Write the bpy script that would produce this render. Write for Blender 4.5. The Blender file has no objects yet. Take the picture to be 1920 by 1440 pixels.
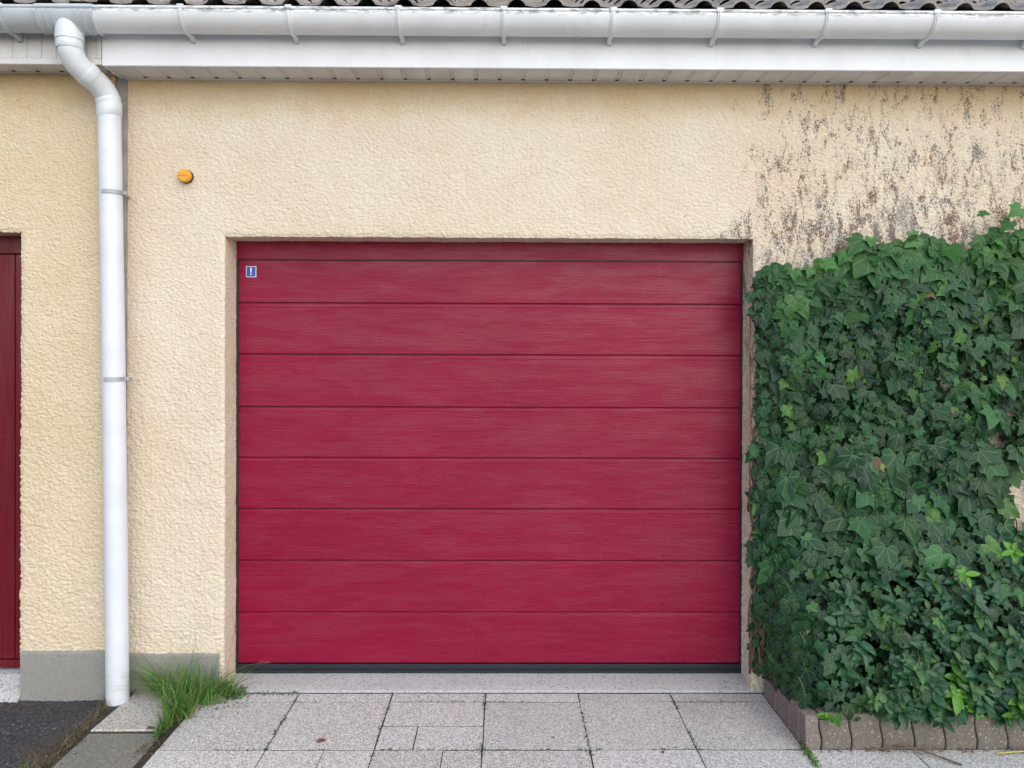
import bpy, math, random
import numpy as np
from mathutils import Matrix, Vector

# ------------------------------------------------------------------ camera, world, sun, exposure
scene = bpy.context.scene
col = scene.collection
cam_d = bpy.data.cameras.new("camera"); cam = bpy.data.objects.new("camera", cam_d); col.objects.link(cam)
R = math.radians
cam_d.sensor_width = 36.0; cam_d.lens = 28.0; cam_d.shift_y = -60 / 1920; cam_d.clip_end = 500; cam_d.clip_start = 0.05
cam.matrix_world = Matrix.Translation((0, -3.86, 1.66)) @ Matrix.Rotation(R(-0.5), 4, 'Z') @ Matrix.Rotation(R(90 - 0.2), 4, 'X') @ Matrix.Rotation(0.0035, 4, 'Z')
scene.camera = cam

SUN_EL, SUN_AZ = R(35), R(152)          # light comes from in front of the wall, slightly from the left
world = bpy.data.worlds.new("World"); scene.world = world; world.use_nodes = True
wn = world.node_tree; bg = wn.nodes['Background']
sky = wn.nodes.new('ShaderNodeTexSky'); sky.sky_type = 'NISHITA'; sky.sun_disc = False
sky.sun_elevation = SUN_EL; sky.sun_rotation = SUN_AZ; sky.air_density = 1.0; sky.dust_density = 1.0; sky.ozone_density = 1.0
hs = wn.nodes.new('ShaderNodeHueSaturation'); hs.inputs['Saturation'].default_value = 0.80
wn.links.new(sky.outputs[0], hs.inputs['Color']); wn.links.new(hs.outputs[0], bg.inputs[0]); bg.inputs[1].default_value = 0.15

sun_d = bpy.data.lights.new("sun", 'SUN'); sun = bpy.data.objects.new("sun", sun_d); col.objects.link(sun)
sun_d.energy = 1.05; sun_d.angle = R(110); sun_d.color = (1.0, 0.95, 0.87)
sdir = Vector((math.sin(SUN_AZ) * math.cos(SUN_EL), math.cos(SUN_AZ) * math.cos(SUN_EL), math.sin(SUN_EL)))
sun.rotation_euler = sdir.to_track_quat('Z', 'Y').to_euler(); sun.location = (-2, -6, 8)
scene.view_settings.view_transform = 'Standard'; scene.view_settings.look = 'None'
scene.view_settings.exposure = 0.80; scene.view_settings.gamma = 1.0
scene.render.engine = 'CYCLES'
scene.cycles.max_bounces = 8

rng = np.random.default_rng(7); random.seed(5)

# ------------------------------------------------------------------ numpy helpers
_perm = np.random.default_rng(3).permutation(256).astype(np.int64)
_perm = np.concatenate([_perm, _perm, _perm])
_g = np.random.default_rng(4).normal(size=(256, 3)); _g /= np.linalg.norm(_g, axis=1)[:, None]
def noise(x, y, z):
    x, y, z = np.broadcast_arrays(np.asarray(x, float), np.asarray(y, float), np.asarray(z, float))
    xi, yi, zi = np.floor(x).astype(np.int64), np.floor(y).astype(np.int64), np.floor(z).astype(np.int64)
    xf, yf, zf = x - xi, y - yi, z - zi
    u, v, w = [t * t * t * (t * (t * 6 - 15) + 10) for t in (xf, yf, zf)]
    out = 0
    for dx in (0, 1):
        for dy in (0, 1):
            for dz in (0, 1):
                h = _perm[_perm[_perm[(xi + dx) & 255] + ((yi + dy) & 255)] + ((zi + dz) & 255)]
                g = _g[h]
                d = g[..., 0] * (xf - dx) + g[..., 1] * (yf - dy) + g[..., 2] * (zf - dz)
                out = out + d * (u if dx else 1 - u) * (v if dy else 1 - v) * (w if dz else 1 - w)
    return out * 1.5
def sstep(a, b, x):
    t = np.clip((x - a) / (b - a), 0, 1); return t * t * (3 - 2 * t)

def link(o, parent=None):
    col.objects.link(o)
    if parent: o.parent = parent
    return o
def tag(o, label=None, cat=None, group=None, kind=None):
    if label: o['label'] = label
    if cat: o['category'] = cat
    if group: o['group'] = group
    if kind: o['kind'] = kind
    return o
def empty(name, loc, label, cat, group=None):
    e = bpy.data.objects.new(name, None); e.location = loc; e.empty_display_size = .1; link(e)
    return tag(e, label, cat, group)
def np_mesh(name, verts, faces, mat, parent=None, smooth=True, uv=None, colr=None):
    """faces: (n,k) int array, all faces with k corners; coordinates are world coordinates"""
    verts = np.asarray(verts, np.float32).reshape(-1, 3); faces = np.asarray(faces, np.int32)
    m = bpy.data.meshes.new(name); n, k = faces.shape
    m.vertices.add(len(verts)); m.vertices.foreach_set('co', verts.ravel())
    m.loops.add(n * k); m.loops.foreach_set('vertex_index', faces.ravel())
    m.polygons.add(n); m.polygons.foreach_set('loop_start', np.arange(0, n * k, k, dtype=np.int32))
    m.polygons.foreach_set('loop_total', np.full(n, k, np.int32))
    m.polygons.foreach_set('use_smooth', np.full(n, smooth, bool))
    if uv is not None:
        l = m.uv_layers.new(name='UVMap'); l.data.foreach_set('uv', np.asarray(uv, np.float32)[faces.ravel()].ravel())
    if colr is not None:
        a = m.color_attributes.new('tint', 'FLOAT_COLOR', 'POINT'); a.data.foreach_set('color', np.asarray(colr, np.float32).ravel())
    m.update(); m.validate()
    if mat: m.materials.append(mat)
    o = bpy.data.objects.new(name, m); link(o, parent)
    if parent: o.matrix_parent_inverse = parent.matrix_basis.inverted()
    return o
def grid_faces(nu, nv, off=0, keep=None):
    i = np.arange(nu - 1)[:, None]; j = np.arange(nv - 1)[None, :]
    a = i * nv + j + off; f = np.stack([a, a + 1, a + nv + 1, a + nv], -1)
    if keep is not None: return f[keep]
    return f.reshape(-1, 4)

class MB:
    def __init__(s): s.v = []; s.f = []; s.sm = []
    def add(s, vs, fs, sm=False):
        o = len(s.v); s.v += [tuple(map(float, p)) for p in vs]; s.f += [tuple(i + o for i in f) for f in fs]; s.sm += [sm] * len(fs)
    def box(s, x0, x1, y0, y1, z0, z1, b=0.0):
        if b <= 0:
            vs = [(x, y, z) for x in (x0, x1) for y in (y0, y1) for z in (z0, z1)]
            s.add(vs, [(0, 1, 3, 2), (4, 6, 7, 5), (0, 4, 5, 1), (2, 3, 7, 6), (0, 2, 6, 4), (1, 5, 7, 3)]); return
        lo = (x0, y0, z0); hi = (x1, y1, z1); vs = []; idx = {}
        for cx in (0, 1):
            for cy in (0, 1):
                for cz in (0, 1):
                    c = (cx, cy, cz)
                    for ax in range(3):
                        p = [0, 0, 0]
                        for k in range(3):
                            e = hi[k] if c[k] else lo[k]
                            p[k] = e if k == ax else e + (-b if c[k] else b)
                        idx[(c, ax)] = len(vs); vs.append(p)
        fs = []
        for ax in range(3):
            a, b2 = [k for k in range(3) if k != ax]
            for sd in (0, 1):
                q = []
                for (u, w) in ((0, 0), (1, 0), (1, 1), (0, 1)):
                    c = [0, 0, 0]; c[ax] = sd; c[a] = u; c[b2] = w; q.append(idx[(tuple(c), ax)])
                flip = (sd == 0) != (ax == 1)
                fs.append(tuple(q[::-1]) if flip else tuple(q))
        for e in range(3):      # edge chamfers along axis e
            a, b2 = [k for k in range(3) if k != e]
            for u in (0, 1):
                for w in (0, 1):
                    c0 = [0, 0, 0]; c0[a] = u; c0[b2] = w; c1 = list(c0); c1[e] = 1
                    c0, c1 = tuple(c0), tuple(c1)
                    fs.append((idx[(c0, a)], idx[(c1, a)], idx[(c1, b2)], idx[(c0, b2)]))
        for cx in (0, 1):
            for cy in (0, 1):
                for cz in (0, 1):
                    fs.append(tuple(idx[((cx, cy, cz), k)] for k in range(3)))
        s.add(vs, fs)
    def prism(s, pts, y0, y1):      # outline in xz, extruded in y
        n = len(pts); vs = [(x, y0, z) for x, z in pts] + [(x, y1, z) for x, z in pts]
        s.add(vs, [tuple(range(n)), tuple(range(2 * n - 1, n - 1, -1))] + [(i, (i + 1) % n, n + (i + 1) % n, n + i) for i in range(n)])
    def slab(s, pts, z0, z1, b=.004):   # outline in xy (ccw), top edge chamfered
        n = len(pts); c = np.mean(pts, 0); ins = []
        for p in pts:
            d = np.array(c) - p; d /= np.linalg.norm(d); ins.append(np.array(p) + d * b * 1.4)
        vs = [(x, y, z0) for x, y in pts] + [(x, y, z1 - b) for x, y in pts] + [(x, y, z1) for x, y in ins]
        fs = [tuple(2 * n + i for i in range(n))]
        for r in (0, n):
            fs += [(r + i, r + (i + 1) % n, r + n + (i + 1) % n, r + n + i) for i in range(n)]
        s.add(vs, fs)
    def tube(s, pts, rad, n=10, caps=True):
        pts = [Vector(p) for p in pts]; m = len(pts)
        if not hasattr(rad, '__len__'): rad = [rad] * m
        t0 = (pts[1] - pts[0]).normalized(); a = Vector((0, 0, 1)) if abs(t0.z) < .9 else Vector((0, 1, 0))
        u = t0.cross(a).normalized(); vs = []; fs = []
        for i, p in enumerate(pts):
            t = (pts[min(i + 1, m - 1)] - pts[max(i - 1, 0)])
            t = t.normalized() if t.length > 1e-9 else t0
            u = (u - t * u.dot(t)).normalized(); w = t.cross(u); t0 = t
            for k in range(n):
                g = 2 * math.pi * k / n; vs.append(p + (u * math.cos(g) + w * math.sin(g)) * rad[i])
        for i in range(m - 1):
            for k in range(n):
                k2 = (k + 1) % n; fs.append((i * n + k, i * n + k2, (i + 1) * n + k2, (i + 1) * n + k))
        s.add(vs, fs, True)
        if caps:
            s.add([vs[k] for k in range(n)], [tuple(range(n))[::-1]]); s.add([vs[(m - 1) * n + k] for k in range(n)], [tuple(range(n))])
    def strip(s, prof, x0, x1, th=0.0):     # open yz profile swept along x
        n = len(prof); vs = [(x0, y, z) for y, z in prof] + [(x1, y, z) for y, z in prof]
        s.add(vs, [(i, i + 1, n + i + 1, n + i) for i in range(n - 1)], True)
    def closed(s, prof, x0, x1, sm=True):   # closed yz profile swept along x, capped
        n = len(prof); vs = [(x0, y, z) for y, z in prof] + [(x1, y, z) for y, z in prof]
        s.add(vs, [(i, (i + 1) % n, n + (i + 1) % n, n + i) for i in range(n)], sm)
        h = n // 2
        for o in (0, n): s.add([vs[o + i] for i in range(n)], [(i, i + 1, n - 2 - i, n - 1 - i) for i in range(h - 1)])
    def build(s, name, mat, parent=None):
        m = bpy.data.meshes.new(name); m.from_pydata(s.v, [], s.f); m.update()
        m.polygons.foreach_set('use_smooth', s.sm); m.materials.append(mat)
        import bmesh
        bm = bmesh.new(); bm.from_mesh(m); bmesh.ops.recalc_face_normals(bm, faces=bm.faces); bm.to_mesh(m); bm.free()
        o = bpy.data.objects.new(name, m); link(o, parent)
        if parent:
            mm = parent.matrix_basis.copy(); q = parent.parent
            while q: mm = q.matrix_basis @ mm if False else mm; q = q.parent
            o.matrix_parent_inverse = parent.matrix_basis.inverted() if parent.type == 'EMPTY' else Matrix.Identity(4)
        return o

# ------------------------------------------------------------------ materials
class NT:
    def __init__(s, name):
        s.m = bpy.data.materials.new(name); s.m.use_nodes = True; s.t = s.m.node_tree
        s.b = s.t.nodes['Principled BSDF']; s.o = s.t.nodes['Material Output']; s.tc = s.n('TexCoord')
    def n(s, typ, **kw):
        nd = s.t.nodes.new('ShaderNode' + typ)
        for k, v in kw.items(): setattr(nd, k, v)
        return nd
    def l(s, a, b): s.t.links.new(a, b)
    def val(s, sock, v):
        if hasattr(v, 'is_output') or isinstance(v, bpy.types.NodeSocket): s.l(v, sock)
        else: sock.default_value = v
    def mapc(s, sc=(1, 1, 1), src=None):
        mp = s.n('Mapping'); mp.inputs['Scale'].default_value = sc; s.l(src or s.tc.outputs['Object'], mp.inputs[0]); return mp.outputs[0]
    def noise(s, scale, detail=3, rough=.5, vec=None, dist=0):
        nd = s.n('TexNoise'); nd.inputs['Scale'].default_value = scale; nd.inputs['Detail'].default_value = detail
        nd.inputs['Roughness'].default_value = rough; nd.inputs['Distortion'].default_value = dist
        s.l(vec or s.tc.outputs['Object'], nd.inputs['Vector']); return nd.outputs[0]
    def voro(s, scale, vec=None, feature='F1', out=0):
        nd = s.n('TexVoronoi'); nd.feature = feature; nd.inputs['Scale'].default_value = scale
        s.l(vec or s.tc.outputs['Object'], nd.inputs['Vector']); return nd.outputs[out]
    def ramp(s, fac, a, b, c0=0.0, c1=1.0):
        nd = s.n('MapRange'); nd.inputs[1].default_value = a; nd.inputs[2].default_value = b
        nd.inputs[3].default_value = c0; nd.inputs[4].default_value = c1; nd.interpolation_type = 'SMOOTHSTEP'
        s.l(fac, nd.inputs[0]); return nd.outputs[0]
    def math(s, op, a, b=0.0):
        nd = s.n('Math', operation=op); s.val(nd.inputs[0], a); s.val(nd.inputs[1], b); return nd.outputs[0]
    def mix(s, fac, a, b, mode='MIX'):
        nd = s.n('Mix', data_type='RGBA', blend_type=mode); s.val(nd.inputs[0], fac)
        for k, v in ((6, a), (7, b)):
            if isinstance(v, tuple): v = (*v, 1) if len(v) == 3 else v
            s.val(nd.inputs[k], v)
        return nd.outputs[2]
    def xyz(s):
        nd = s.n('SeparateXYZ'); s.l(s.tc.outputs['Object'], nd.inputs[0]); return nd.outputs
    def bump(s, h, dist=.002, strength=1.0):
        nd = s.n('Bump'); nd.inputs['Distance'].default_value = dist; nd.inputs['Strength'].default_value = strength
        s.l(h, nd.inputs['Height']); s.l(nd.outputs[0], s.b.inputs['Normal'])
    def color(s, c): s.val(s.b.inputs['Base Color'], (*c, 1) if isinstance(c, tuple) and len(c) == 3 else c)
    def set(s, **kw):
        for k, v in kw.items(): s.val(s.b.inputs[k.replace('_', ' ')], v)
        return s.m

def mat_plain(name, c, rough=.5, var=.12, scale=9, spec=.5, bump=0, metal=0, dirt=None):
    t = NT(name); n = t.noise(scale, 5, .6)
    base = t.mix(t.ramp(n, .3, .7), tuple(x * (1 - var) for x in c), tuple(min(1, x * (1 + var * .5)) for x in c))
    if dirt:
        sp = t.ramp(t.noise(60, 4, .7), .66, .74); base = t.mix(t.math('MULTIPLY', sp, .55), base, dirt)
    t.color(base)
    if bump: t.bump(t.noise(scale * 20, 3), bump)
    return t.set(Roughness=rough, Specular_IOR_Level=spec, Metallic=metal)

def mat_render(name, shade=(1, 1, 1), stains=True):
    t = NT(name); X = t.xyz()
    mac = t.noise(1.3, 5, .6); base = t.mix(t.ramp(mac, .3, .7), (.72 * shade[0], .595 * shade[1], .44 * shade[2]), (.78 * shade[0], .68 * shade[1], .545 * shade[2]))
    mid = t.noise(38, 4, .65); base = t.mix(t.ramp(mid, .56, .72, 0, .38), base, (.58, .40, .22))
    wh = t.noise(23, 3, .5, dist=.5); base = t.mix(t.ramp(wh, .55, .75, 0, .35), base, (.85, .77, .62))
    # ochre tint that strengthens towards the wall top, with a noisy lower edge
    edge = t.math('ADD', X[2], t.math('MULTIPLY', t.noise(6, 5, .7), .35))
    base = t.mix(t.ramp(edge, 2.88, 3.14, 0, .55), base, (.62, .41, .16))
    sp = t.ramp(t.noise(26, 5, .75), .66, .72); spz = t.ramp(X[2], 2.3, 2.9)
    base = t.mix(t.math('MULTIPLY', sp, t.math('MULTIPLY', spz, .6)), base, (.22, .17, .10))
    low = t.ramp(t.noise(3, 5, .7), .5, .8); lz = t.ramp(X[2], .9, .2)
    base = t.mix(t.math('MULTIPLY', low, t.math('MULTIPLY', lz, .35)), base, (.42, .36, .25))
    if stains:
        # rootlet scars left by dead ivy on the upper right
        reg = t.math('MULTIPLY', t.ramp(t.math('ADD', X[0], t.math('MULTIPLY', t.noise(3.2, 5, .65), 1.25)), 1.22, 2.05), t.ramp(X[2], 1.2, 1.8))
        big = t.noise(1, 4, .65, t.mapc((21, 21, 7.5)), .9)
        fine = t.noise(1, 5, .75, t.mapc((120, 120, 92)), 1.1)
        dens = t.math('ADD', t.math('MULTIPLY', big, .72), t.math('MULTIPLY', reg, .30))
        dens = t.math('ADD', dens, t.math('MULTIPLY', t.ramp(X[2], 2.70, 2.15), .07))
        s1 = t.ramp(t.math('ADD', dens, fine), 1.215, 1.275)
        base = t.mix(t.math('MULTIPLY', s1, .92), base, t.mix(t.ramp(t.noise(9, 2), .45, .58), (.17, .095, .068), (.14, .125, .12)))
        g1 = t.noise(1, 4, .7, t.mapc((9, 9, 2.6)), .5)
        g1 = t.math('ADD', t.math('MULTIPLY', g1, .7), t.math('MULTIPLY', t.noise(95, 3, .7), .38))
        gr = t.ramp(g1, .585, .65); grz = t.math('MULTIPLY', t.ramp(X[2], 2.85, 2.3), reg)
        base = t.mix(t.math('MULTIPLY', t.math('MULTIPLY', gr, grz), .62), base, (.20, .20, .20))
        # grey grime down the jamb next to the ivy
        js = t.math('MULTIPLY', t.math('MULTIPLY', t.ramp(X[0], 1.17, 1.21), t.ramp(X[2], 2.35, 2.0)), t.ramp(t.noise(1, 5, .75, t.mapc((60, 60, 25))), .52, .60))
        base = t.mix(t.math('MULTIPLY', js, .5), base, (.22, .18, .15))
    t.color(base)
    h = t.math('ADD', t.noise(130, 5, .75), t.math('MULTIPLY', t.voro(62, t.mapc((1, 1, 1.3))), -.9))
    t.bump(h, .0055, 1.0)
    return t.set(Roughness=.92, Specular_IOR_Level=.15)

def mat_slab(name, a=(.50, .47, .44), b=(.25, .23, .22), scale=260, white=.6, tone=0):
    t = NT(name)
    v = t.voro(scale, out=1); hv = t.n('SeparateColor'); t.l(v, hv.inputs[0])
    base = t.mix(t.ramp(hv.outputs[0], .1, .9), b, a)
    base = t.mix(t.ramp(hv.outputs[1], .8, .95, 0, .7), base, (.16, .13, .12))
    base = t.mix(t.ramp(hv.outputs[2], .85 if white > .5 else .96, .97, 0, white), base, (.72, .70, .66))
    n = t.noise(2.2, 6, .65); base = t.mix(t.ramp(n, .35, .65, 0, .35), base, tuple(x * .72 for x in a))
    n2 = t.noise(7, 5, .7); base = t.mix(t.ramp(n2, .58, .75, 0, .4), base, (.26, .25, .19))
    if tone:
        X = t.xyz(); cb = t.n('CombineXYZ')
        t.l(t.math('FLOOR', t.math('DIVIDE', t.math('ADD', X[0], 20.202), .4468)), cb.inputs[0]); t.l(t.math('FLOOR', t.math('DIVIDE', t.math('ADD', X[1], 9.505), .447)), cb.inputs[1])
        wnz = t.n('TexWhiteNoise'); t.l(cb.outputs[0], wnz.inputs[0]); base = t.mix(t.ramp(wnz.outputs[0], 0, 1, 0, tone), base, t.mix(1.0, base, (.80, .80, .79), 'MULTIPLY'))
        ln = t.ramp(t.noise(1.6, 6, .7), .55, .72); base = t.mix(t.math('MULTIPLY', ln, .35), base, (.28, .27, .23))
    t.color(base); t.bump(t.voro(scale), .0015, .7)
    return t.set(Roughness=.85, Specular_IOR_Level=.25)

def mat_door(name, c, board=False):
    t = NT(name)
    g = t.noise(1, 6, .68, t.mapc((46, 46, 2.2) if board else (2.2, 2.2, 46)), 1.2)          # embossed wood grain
    f = t.noise(1, 3, .6, t.mapc((330, 330, 9) if board else (9, 9, 330)), .3)
    vtr = t.noise(1, 2, .5, t.mapc((120, 120, .8)))
    n = t.noise(1.5, 5, .6)
    base = t.mix(t.ramp(n, .3, .7), c, tuple(x * 1.12 for x in c))
    base = t.mix(t.ramp(t.noise(1, 5, .7, t.mapc((3, 3, 10))), .60, .75, 0, .10), base, (.36, .10, .15))
    t.color(base)
    pt = t.ramp(t.noise(1, 5, .6, t.mapc((17, 17, 3.2) if board else (3.2, 3.2, 17)), .6), .36, .66, .22, .38)
    h = t.math('ADD', t.math('MULTIPLY', g, 1.0), t.math('ADD', t.math('MULTIPLY', f, .6), t.math('MULTIPLY', vtr, .05)))
    t.bump(h, .0022, .7)
    ro = t.ramp(t.math('ADD', t.math('MULTIPLY', g, .75), t.math('MULTIPLY', vtr, .25)), .35, .65, .24, .38)
    return t.set(Roughness=ro, Specular_IOR_Level=pt)

def mat_leaf(name, veins=True, rough=.38):
    t = NT(name)
    at = t.n('Attribute'); at.attribute_name = 'tint'; base = at.outputs['Color']
    nz = t.noise(55, 4, .6); base = t.mix(t.ramp(nz, .35, .7, 0, .5), base, t.mix(1.0, base, (.62, .62, .62), 'MULTIPLY'))
    uv = t.n('SeparateXYZ'); t.l(t.tc.outputs['UV'], uv.inputs[0]); U, V = uv.outputs[0], uv.outputs[1]
    if veins:
        r = t.math('SQRT', t.math('ADD', t.math('MULTIPLY', U, U), t.math('MULTIPLY', V, V)))
        a = t.math('MULTIPLY', t.math('ARCTAN2', U, V), 57.2958)
        m = t.math('SUBTRACT', t.math('MODULO', t.math('ADD', a, 384.0), 48.0), 24.0)     # five ribs 48 degrees apart
        d = t.math('MULTIPLY', t.math('ABSOLUTE', m), t.math('MULTIPLY', r, .01745))
    else:
        d = t.math('ABSOLUTE', U)
    vn = t.ramp(d, .008, .03, 1, 0)
    base = t.mix(t.math('MULTIPLY', vn, .30), base, (.20, .30, .13))
    t.color(base); t.set(Roughness=rough, Specular_IOR_Level=.36)
    t.bump(t.math('ADD', t.math('MULTIPLY', vn, -.6), nz), .0012, .6)
    tr = t.n('BsdfTranslucent'); t.l(t.mix(1.0, base, (1.1, 1.5, .6), 'MULTIPLY'), tr.inputs[0])
    mx = t.n('MixShader'); mx.inputs[0].default_value = .14
    t.l(t.b.outputs[0], mx.inputs[1]); t.l(tr.outputs[0], mx.inputs[2]); t.l(mx.outputs[0], t.o.inputs[0])
    return t.m

def mat_asphalt(name):
    t = NT(name); v = t.voro(120, out=1); hv = t.n('SeparateColor'); t.l(v, hv.inputs[0])
    base = t.mix(hv.outputs[0], (.028, .030, .035), (.085, .087, .092))
    base = t.mix(t.ramp(hv.outputs[1], .965, .985, 0, .8), base, (.24, .235, .23))
    n = t.noise(5, 6, .7); X = t.xyz()
    base = t.mix(t.math('MULTIPLY', t.ramp(n, .45, .65), t.ramp(X[0], -2.5, -1.85, .15, .8)), base, (.085, .062, .042))
    t.color(base); t.bump(t.math('ADD', t.voro(120), t.noise(60, 4, .7)), .006, 1)
    return t.set(Roughness=.75, Specular_IOR_Level=.4)

M = {}
M['render'] = mat_render('cream roughcast'); M['render_left'] = mat_render('neighbour roughcast', (.99, .95, .86), False)
M['cement'] = mat_slab('cement', (.33, .32, .29), (.27, .26, .235), 330, .12)
M['sill'] = mat_slab('sill concrete', (.54, .545, .53), (.44, .45, .44), 170, .25)
M['slab'] = mat_slab('washed gravel slab', (.79, .785, .745), (.37, .365, .345), 200, .6, .6)
M['slab_white'] = mat_slab('pale gravel slab', (.62, .58, .53), (.34, .31, .28), 170)
M['slab_grey'] = mat_slab('weathered concrete slab', (.25, .25, .21), (.17, .17, .14), 170, .3)
M['edging'] = mat_slab('edging concrete', (.195, .17, .14), (.135, .118, .098), 150, .3)
M['edging_pink'] = mat_slab('pinkish edging concrete', (.25, .205, .18), (.17, .14, .125), 190, .3)
M['door'] = mat_door('crimson wood-grain paint', (.212, .0038, .030))
M['door_left'] = mat_door('brick red paint', (.125, .008, .013), True)
M['seal'] = mat_plain('dark rubber', (.012, .014, .022), .5, .2)
t = NT('white pvc'); X = t.xyz(); base = t.mix(t.ramp(t.noise(5, 5, .6), .3, .7), (.72, .73, .74), (.80, .81, .82))
base = t.mix(t.math('MULTIPLY', t.ramp(t.noise(60, 4, .7), .66, .74), .5), base, (.35, .33, .28))
gl = t.math('MULTIPLY', t.ramp(X[2], 3.128, 3.146), t.ramp(t.noise(1, 5, .8, t.mapc((14, 60, 60))), .47, .60)); base = t.mix(t.math('MULTIPLY', gl, .75), base, (.16, .16, .14))
dr = t.ramp(t.noise(1, 4, .7, t.mapc((26, 26, 2.5))), .60, .72); base = t.mix(t.math('MULTIPLY', dr, .22), base, (.42, .40, .34)); t.color(base)
M['white'] = t.set(Roughness=.35)
M['white_soffit'] = mat_plain('white lining', (.66, .64, .63), .45, .12, 7, dirt=(.3, .26, .2))
M['grey_pvc'] = mat_plain('grey white pvc', (.53, .57, .60), .35, .08, 8)
M['elbow'] = mat_plain('pale grey pvc', (.66, .69, .715), .35, .05, 8)
M['pipe'] = mat_plain('white downpipe', (.68, .70, .745), .38, .06, 6, dirt=(.40, .42, .42))
M['zinc'] = mat_plain('galvanised metal', (.42, .41, .43), .5, .2, 20, metal=.3)
M['joint'] = mat_plain('grey joint filler', (.30, .285, .26), .9, .25, 14, bump=.002)
M['dirt'] = mat_plain('joint sand and moss', (.050, .046, .028), .95, .6, 12, bump=.006, dirt=(.12, .085, .05))
M['soil'] = mat_plain('soil', (.045, .032, .022), .95, .4, 14, bump=.01)
M['ground'] = mat_asphalt('asphalt')
M['bark'] = mat_plain('ivy stem bark', (.16, .105, .07), .85, .4, 30, bump=.002)
M['dead'] = mat_plain('dry plant matter', (.26, .17, .10), .85, .4, 25)
M['amber'] = mat_plain('amber plastic', (.86, .33, .005), .25, .08, 20)
M['amber_base'] = mat_plain('dark lamp base', (.06, .045, .04), .5, .1)
M['blue'] = mat_plain('blue sticker', (.02, .06, .36), .35, .05)
M['paper'] = mat_plain('white print', (.8, .82, .88), .5, .03)
M['leaf'] = mat_leaf('ivy leaf', True, .5); M['leaf2'] = mat_leaf('shrub leaf', False, .33); M['leaf3'] = mat_leaf('grass blade', False, .45)
t = NT('roof tile'); base = t.mix(t.ramp(t.noise(9, 5, .7), .3, .7), (.24, .22, .21), (.45, .41, .37))
base = t.mix(t.ramp(t.noise(30, 5, .7), .58, .72), base, (.16, .15, .145)); t.color(base); t.bump(t.noise(150, 4), .002)
M['tile'] = t.set(Roughness=.8)
M['deck'] = mat_plain('roof underlay', (.10, .09, .09), .9, .2)

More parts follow.
